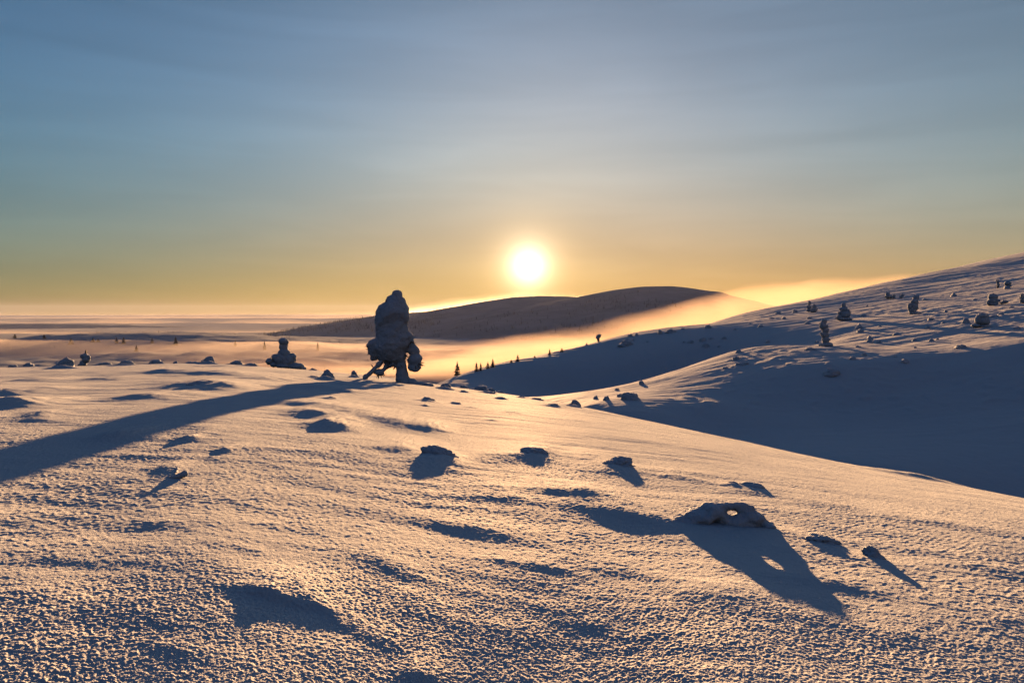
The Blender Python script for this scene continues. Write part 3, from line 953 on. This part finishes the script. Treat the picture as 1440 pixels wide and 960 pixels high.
# ------------------------------------------------------------------ lumps and crusted stones on the near dome
for px, py, w, h, sk, lb in LUMPS:
    put_lump(px, py, w, h, lb, skew=sk)


def snow_bridge():
    """the arched, hollow crust on the right with the sun shining through its opening"""
    bx, by = 1018, 737
    d = dome_hit(bx, by)
    u, _ = ray(bx, by)
    s, loc = px_frame(bx, by, d, 0)
    E = lambda *a, **k: ell(loc, s, *a, **k)
    P = lambda x, y, dy=0: (loc(x, y)[0], dy * s, loc(x, y)[1])
    root_me = blob_mesh('snow_arch', [
        E(965, 734, 30, 8, ryd=26), E(985, 726, 24, 12, ryd=26), E(1002, 719, 18, 14, ryd=22), E(1013, 727, 10, 14, ryd=20),
        ('cap', P(1010, 713), P(1034, 710), 7.5 * s, 6.5 * s), ('cap', P(1034, 710), P(1054, 717), 6.5 * s, 9 * s), ('cap', P(1053, 717), P(1072, 734), 9 * s, 8 * s),
        E(1058, 728, 13, 11, ryd=18), E(1080, 739, 12, 6, ryd=16), E(1034, 736, 34, 13, ryd=20), E(1050, 726, 10, 9, ryd=16), E(1034, 731, 24, 9, dy=-4, ryd=9), E(940, 739, 24, 5, ryd=20)], .014, .022, .12, 2, 8)
    o = add_obj('snow_arch', root_me, M_CRUST, loc=(u * d, d, float(dome_base(u * d, d))))
    return tag(o, 'hollow arch of crusted snow with the sun glowing through its opening', 'snow arch')


snow_bridge()


def bent_branch():
    bx, by = 245, 672
    d = dome_hit(bx, by)
    u, _ = ray(bx, by)
    s, loc = px_frame(bx, by, d, 0)
    P = lambda x, y, dy=0: (loc(x, y)[0], dy * s, loc(x, y)[1])
    me = blob_mesh('buried_branch', [('cap', P(220, 675, -6), P(244, 672, 0), 2.6 * s, 3.8 * s), ('cap', P(244, 672, 0), P(258, 668, 4), 4.0 * s, 5.0 * s), ('cap', P(246, 672, 0), P(224, 670, 60), 3.2 * s, 2.2 * s)],
                   .011, .009, .06, 2, 9)
    o = add_obj('buried_branch', me, M_CRUST, loc=(u * d, d, float(dome_base(u * d, d))))
    tag(o, 'crooked snow-crusted branch tip poking out of the left foreground', 'branch')


bent_branch()

# ------------------------------------------------------------------ trees on the right-hand hillside
HT = [
    (1161, 488, [('crown', [(1158, 454, 3.8, 4, 0), (1157, 460, 5, 5, 0), (1160, 466, 4.6, 5, 0), (1159, 472, 5, 5, 0), (1161, 479, 5, 6, 0)]), ('snow_skirt', [(1163, 486, 8, 4, 0), (1156, 487, 5, 2.5, 0)])], 'slender knobbly snow tree lowest on the hillside, long shadow to its right'),
    (1187, 451, [('crown', [(1186, 430, 3, 4, 0), (1186, 436, 5.5, 5, 0), (1187, 443, 8, 6, 0), (1192, 440, 4, 5, 0), (1181, 447, 5, 4, 0)]), ('snow_skirt', [(1188, 449, 10, 3, 0)])], 'cone-shaped snow tree broadest at its foot on the hillside'),
    (1138, 439, [('crown', [(1138, 427, 1.8, 3.5, 0), (1137.5, 433, 2.8, 4, 0), (1138, 437, 3.2, 2.5, 0)])], 'thin pointed snow tree, left one of a pair on the hillside'),
    (1145, 440, [('crown', [(1145, 432, 3, 3.5, 0), (1145, 436, 4, 3.5, 0), (1142, 438, 2.5, 2, 0)])], 'rounder snow tree close beside the thin pointed one'),
    (1249, 421, [('crown', [(1248, 414, 3, 3, 0), (1249, 417, 4.2, 3.5, 0), (1252, 418, 3, 2.5, 0)])], 'bushy snow tree, largest of three standing in a row high up'),
    (1257, 420, [('crown', [(1257, 416, 1.8, 2.2, 0), (1257, 418.5, 2.2, 1.8, 0)])], 'tiny snow tree in the middle of the row of three'),
    (1268, 419, [('crown', [(1269, 415, 2.4, 1.8, -.4), (1267, 417.5, 2.2, 1.8, 0)])], 'tiny leaning snow tree at the right end of the row of three'),
    (1285, 442, [('crown', [(1288, 419, 3.6, 4, .2), (1286, 425, 5, 5, 0), (1285, 432, 5.5, 6, 0), (1283, 437, 5, 5, 0)]), ('snow_clump', [(1279, 431, 2.6, 5, 0)]), ('snow_skirt', [(1287, 441, 8, 2.5, 0)])], 'leaning snow tree with a hollow on its left side'),
    (1396, 430, [('crown', [(1396, 418, 6.2, 4.5, 0), (1396, 424, 7, 5.5, 0), (1396, 428, 7, 3, 0)]), ('snow_clump', [(1389.5, 426, 1.8, 3.5, 0)])], 'blocky square snow-packed tree near the right edge'),
    (1381, 460, [('crown', [(1382, 445, 7, 4.5, 0), (1382, 452, 8.5, 7, 0)]), ('snow_clump', [(1374, 449, 2.4, 6.5, .2)]), ('snow_skirt', [(1372, 458, 6, 2.5, 0), (1384, 459, 9, 3, 0)])], 'stumpy broad snow tree below the blocky square one'),
    (1403, 405, [('crown', [(1403, 396, 2.1, 2.8, 0), (1403.5, 400, 1.9, 3, 0)]), ('trunk', [(1403, 403, 1.1, 2.5, 0)])], 'narrow snow tree high near the right edge'),
    (1417, 405, [('crown', [(1417, 399, 4.3, 3.6, 0), (1418, 402, 3.4, 2.4, 0)]), ('trunk', [(1417, 404, 1.6, 1.8, 0)])], 'ball-shaped snow tree beside the narrow one near the right edge'),
    (1438, 427, [('crown', [(1437, 416, 2.2, 3.5, 0), (1438, 421, 3, 4, 0), (1440, 424, 4, 3, 0)])], 'snow tree cut by the right edge of the picture'),
    (1413, 428, [('crown', [(1413, 425, 4.2, 2.4, 0), (1409, 426.5, 3, 1.6, 0)])], 'low snow bush between the blocky tree and the right edge'),
    (841, 481, [('crown', [(842, 472.5, 3.2, 2.6, 0), (840.5, 475, 2.8, 2, 0)]), ('trunk', [(841.5, 478, 1.8, 3, 0)])], 'mushroom-shaped snow tree alone on the far spur crest'),
]
for bx, by, parts, lb in HT:
    blob_tree('snow_laden_tree', bx, by, parts, lb, where='hill', group='snow-laden trees on the hillside', amp=1.1)

HILL_LUMPS = [
    (886, 563, 26, 13, 'largest dark rocky clump on the lit apron of the near spur'), (872, 559, 10, 5, 'small knob left of the large rocky clump'), (902, 541, 9, 6, 'low shrub on the crest of the near spur'),
    (838, 562, 7, 5, 'shrub at the low tip of the near spur'), (853, 563, 9, 7, 'forked shrub just right of the spur tip'), (868, 549, 7, 3, 'thin crust on the spur crest above the rocky clump'),
    (1036, 507, 14, 6, 'dark crust on the upper apron of the near spur'), (1045, 514, 20, 5, 'long low crust under the upper apron crust'), (1020, 519, 8, 3, 'tiny crust on the middle of the apron'),
    (1170, 527, 22, 10, 'crusted knoll at the brink of the shaded hollow'), (1272, 511, 12, 5, 'dark shrub on the brink right of the crusted knoll'), (1352, 489, 16, 6, 'crust knob on the brink toward the right edge'),
    (928, 470, 7, 7, 'upright bush on the crest of the far spur'), (944, 468, 14, 6, 'spreading bush right of the upright crest bush'), (825, 486, 4, 3, 'tiny knob left of the mushroom-shaped tree'),
    (882, 486, 20, 8, 'hump of crusted snow at the brink of the gully wall'), (1118, 440, 8, 5, 'low bush left of the pair of snow trees'), (1095, 442, 10, 4, 'flat bush on the skyline of the hillside'),
    (1140, 494, 16, 5, 'low mound left of the slender knobbly tree'), (1210, 468, 10, 5, 'dark crust below the cone-shaped tree'),
]
for px, py, w, h, lb in HILL_LUMPS:
    put_lump(px, py, w, h, lb, name='snow_crusted_shrub', cat='shrub', where='hill', deep=.9)
ANCHORS = [(1160, 470, 'slender knobbly snow tree'), (1187, 440, 'cone-shaped snow tree'), (1285, 430, 'leaning hollow snow tree'), (1396, 423, 'blocky square snow tree'),
           (1381, 452, 'stumpy broad snow tree'), (1257, 418, 'row of three snow trees'), (1141, 434, 'pair of snow trees'), (928, 467, 'upright crest bush')]
rs = random.Random(5)
spots = []
while len(spots) < 58:
    x = rs.uniform(880, 1430)
    top = np.interp(x, [880, 940, 1060, 1130, 1250, 1440], [474, 466, 452, 442, 424, 404])
    bot = np.interp(x, [880, 940, 1000, 1100, 1200, 1440], [482, 486, 492, 510, 512, 480])
    y = top + (bot - top) * rs.random() ** 1.6
    if any(abs(x - a) < 12 and abs(y - b) < 12 for a, b, _ in ANCHORS): continue
    w = rs.uniform(4, 10) * (1.15 if y > top + 25 else 1)
    spots.append((x, y, w, w * rs.uniform(.3, .65)))
ORD = ['nearest', 'second nearest', 'third nearest', 'fourth nearest', 'fifth nearest', 'sixth nearest', 'seventh nearest', 'eighth nearest', 'ninth nearest', 'tenth nearest'] + ['%dth nearest' % k for k in range(11, 40)]
sorted_in = {}
for sp in spots:
    a = min(ANCHORS, key=lambda t: math.hypot(sp[0] - t[0], 2 * (sp[1] - t[1])))
    dx, dy = sp[0] - a[0], sp[1] - a[1]
    side = ('to the left of' if dx < 0 else 'to the right of') if abs(dx) > 1.6 * abs(dy) else ('uphill of' if dy < 0 else 'downhill of')
    sorted_in.setdefault((a[2], side), []).append((math.hypot(dx, dy), sp))
for (nm, side), lst in sorted_in.items():
    for k, (_, (x, y, w, h)) in enumerate(sorted(lst)):
        put_lump(x, y, w, h, '%s small rime-crusted shrub %s the %s' % (ORD[k], side, nm), name='snow_crusted_shrub', cat='shrub', where='hill',
                 group='shrubs dotting the hillside', seed=x * 1.7, deep=.9)


# ------------------------------------------------------------------ spruces
def spruce_meshes(h, r, seed, tiers=9, per=9):
    R = random.Random(seed)
    bm = bmesh.new()
    for t in range(tiers):
        f = t / (tiers - 1)
        z = h * (.10 + .86 * f)
        rad = r * (1 - f) ** .8 + r * .10
        for k in range(per):
            a = 2 * math.pi * (k + R.random()) / per
            q = rad * R.uniform(.55, 1.15)
            zz = z + R.uniform(-.03, .03) * h
            dz = -h * R.uniform(.03, .09)
            ca, sa = math.cos(a), math.sin(a)
            wd = q * .32 + r * .05
            th = h * .018
            v = [bm.verts.new(c) for c in ((0, 0, zz + h * .035), (ca * q - sa * wd * .3, sa * q + ca * wd * .3, zz + dz), (ca * q * .6 + sa * wd, sa * q * .6 - ca * wd, zz + dz * .4),
                                           (ca * q * .6 - sa * wd, sa * q * .6 + ca * wd, zz + dz * .4), (ca * q * .5, sa * q * .5, zz + dz * .5 - th * 2))]
            for tri in ((0, 2, 1), (0, 1, 3), (0, 4, 2), (0, 3, 4), (4, 1, 2), (4, 3, 1)): bm.faces.new([v[i] for i in tri])
    m1 = bpy.data.meshes.new('crown'); bm.to_mesh(m1); bm.free()
    bm = bmesh.new()
    bmesh.ops.create_cone(bm, cap_ends=True, segments=7, radius1=h * .022, radius2=h * .006, depth=h * 1.03, matrix=Matrix.Translation((0, 0, h * .48)))
    m2 = bpy.data.meshes.new('trunk'); bm.to_mesh(m2); bm.free()
    return m1, m2


def spruce(px, py, hpx, wpx, label, depth, group=None, z=None, seed=None):
    u, e = ray(px, py)
    s = depth / F
    root = bpy.data.objects.new('spruce_tree', None); COL.objects.link(root)
    root.location = (u * depth, depth, e * depth if z is None else z)
    tag(root, label, 'tree', group)
    a, b = spruce_meshes(hpx * s, wpx * s * .72, seed or int(px))
    add_obj('crown', a, M_SPRUCE, root); add_obj('trunk', b, M_BARK, root)
    return root


SPUR_SPRUCE = [(643, 527, 21, 9, 'tallest thin spruce at the low end of the far spur, right of the big tree'), (670, 523, 14, 6, 'spruce just right of the tallest thin one'), (676, 522, 12, 5, 'narrow spruce, right half of the close pair'),
               (686, 519, 10, 6, 'short bushy spruce left of a taller one on the spur'), (693, 517, 13, 6, 'pointed spruce at the right end of the spur row'), (728, 509, 10, 6, 'lone spruce midway up the far spur crest'),
               (719, 511, 5, 5, 'tiny spruce close left of the lone midway one'), (773, 499, 9, 4, 'slim spruce on the far spur below the mushroom-shaped tree'), (790, 495, 6, 6, 'stubby spruce between slim one and mushroom-shaped tree'), (752, 504, 4, 4, 'dwarf spruce on the spur crest left of the slim one')]
for px, py, h, w, lb in SPUR_SPRUCE:
    dd = hill_hit(px, py, 100, 400)
    u, e = ray(px, py)
    spruce(px, py, h, w, lb, dd, 'spruces along the far spur', z=float(hill_z(u * dd, dd)) - .1)

VALLEY_SPRUCE = [(100, 484, 9, 6, 'dim bushy spruce leftmost in the valley fog'), (164, 483, 9, 5, 'left spruce of a dark close pair in the valley fog'), (174, 484, 10, 6, 'right spruce of the dark close pair in the fog'),
                 (247, 486, 13, 6, 'lone tall spruce in the fog beyond the dome-shaped mound'), (131, 481, 6, 6, 'tiny pale spruce left of the dark pair'), (138, 481, 5, 5, 'low spruce between tiny pale one and dark pair'),
                 (214, 483, 8, 5, 'faint spruce left of the lone tall one'), (331, 487, 9, 4, 'slim faint spruce in the fog near the bottle-shaped tree'), (192, 494, 9, 5, 'faint spruce lower in the fog under the dark pair'),
                 (21, 476, 7, 5, 'barely visible spruce in haze at the far left'), (62, 476, 6, 5, 'barely visible spruce in haze right of the far left one'), (372, 492, 12, 5, 'thin pale spruce in fog just left of the bottle-shaped tree'),
                 (447, 493, 12, 4, 'thin pale spruce in fog between the two crest trees')]
for px, py, h, w, lb in VALLEY_SPRUCE:
    u, e = ray(px, py)
    t = np.linspace(500, 2600, 2000)
    zz = valley_z(u * t, t) - e * t
    k = np.nonzero(zz >= 0)[0]
    dd = min(t[k[0]] if len(k) else 1550, 1650)
    spruce(px, py, h, w, lb, dd, 'spruces standing in the valley fog', z=float(valley_z(u * dd, dd)))


def forest(name, pts, hts, mat, label):
    """far-off wood as one mass of small ragged spruces"""
    base, _ = spruce_meshes(1.0, .22, 3, tiers=5, per=5)
    n = len(base.vertices); co = np.empty(n * 3, np.float32); base.vertices.foreach_get('co', co); co = co.reshape(-1, 3)
    tri = np.array([p.vertices[:] for p in base.polygons])
    N = len(pts)
    ang = RNG.uniform(0, 6.28, N)
    c, s_ = np.cos(ang)[:, None], np.sin(ang)[:, None]
    wf = RNG.uniform(.8, 1.7, N)[:, None]
    X = (co[None, :, 0] * c - co[None, :, 1] * s_) * hts[:, None] * wf + pts[:, 0:1]
    Y = (co[None, :, 0] * s_ + co[None, :, 1] * c) * hts[:, None] * wf + pts[:, 1:2]
    Z = co[None, :, 2] * hts[:, None] + pts[:, 2:3]
    V = np.stack([X, Y, Z], -1).reshape(-1, 3)
    T = (tri[None] + (np.arange(N) * n)[:, None, None]).reshape(-1, 3)
    o = add_obj(name, fill_mesh(bpy.data.meshes.new(name), V, T, False), mat)
    return tag(o, label, 'forest', kind='stuff')


def fell_points(crest, slope, x0, x1, depth, n, t0, t1, pw):
    xa, xb = ray(x0, 470)[0] * depth, ray(x1, 470)[0] * depth
    xx = RNG.uniform(xa, xb, n); tt = t0 + (t1 - t0) * RNG.random(n) ** pw
    keep = perlin(xx / 240, tt * 7, 44) > -.28
    xx, tt = xx[keep], tt[keep]
    yy, zz = slope(xx, tt)
    return np.stack([xx, yy, zz], -1)


p1 = fell_points(crest_a, slope_a, 330, 640, 4000, 1500, .0, .55, .9)
p2 = fell_points(crest_b, slope_b, 400, 900, 3400, 1100, .22, .75, .8)
hh = np.concatenate([RNG.uniform(7, 17, len(p1)), RNG.uniform(6, 15, len(p2))])
forest('fell_forest', np.concatenate([p1, p2]) - np.array((0, 0, 2.)), hh, M_SPRUCE, 'dark thin spruce wood covering the lower slopes of the far fells')
q = np.stack([RNG.uniform(-1250, -350, 1300), RNG.uniform(1350, 1900, 1300)], -1)
q2 = np.stack([RNG.uniform(-260, 60, 500), RNG.uniform(650, 1300, 500)], -1)
q = np.concatenate([q, q2]); q = q[perlin(q[:, 0] / 60, q[:, 1] / 60, 9) > -.3]
M_RIME = snow_material('rimed birch wood', color=(.55, .55, .56), bump=(), rough=.9, spec=0, var=.3)
forest('rimed_forest', np.column_stack([q, valley_z(q[:, 0], q[:, 1])]), RNG.uniform(2.0, 5.5, len(q)), M_RIME, 'pale rime-covered low wood on the valley floor in the fog')
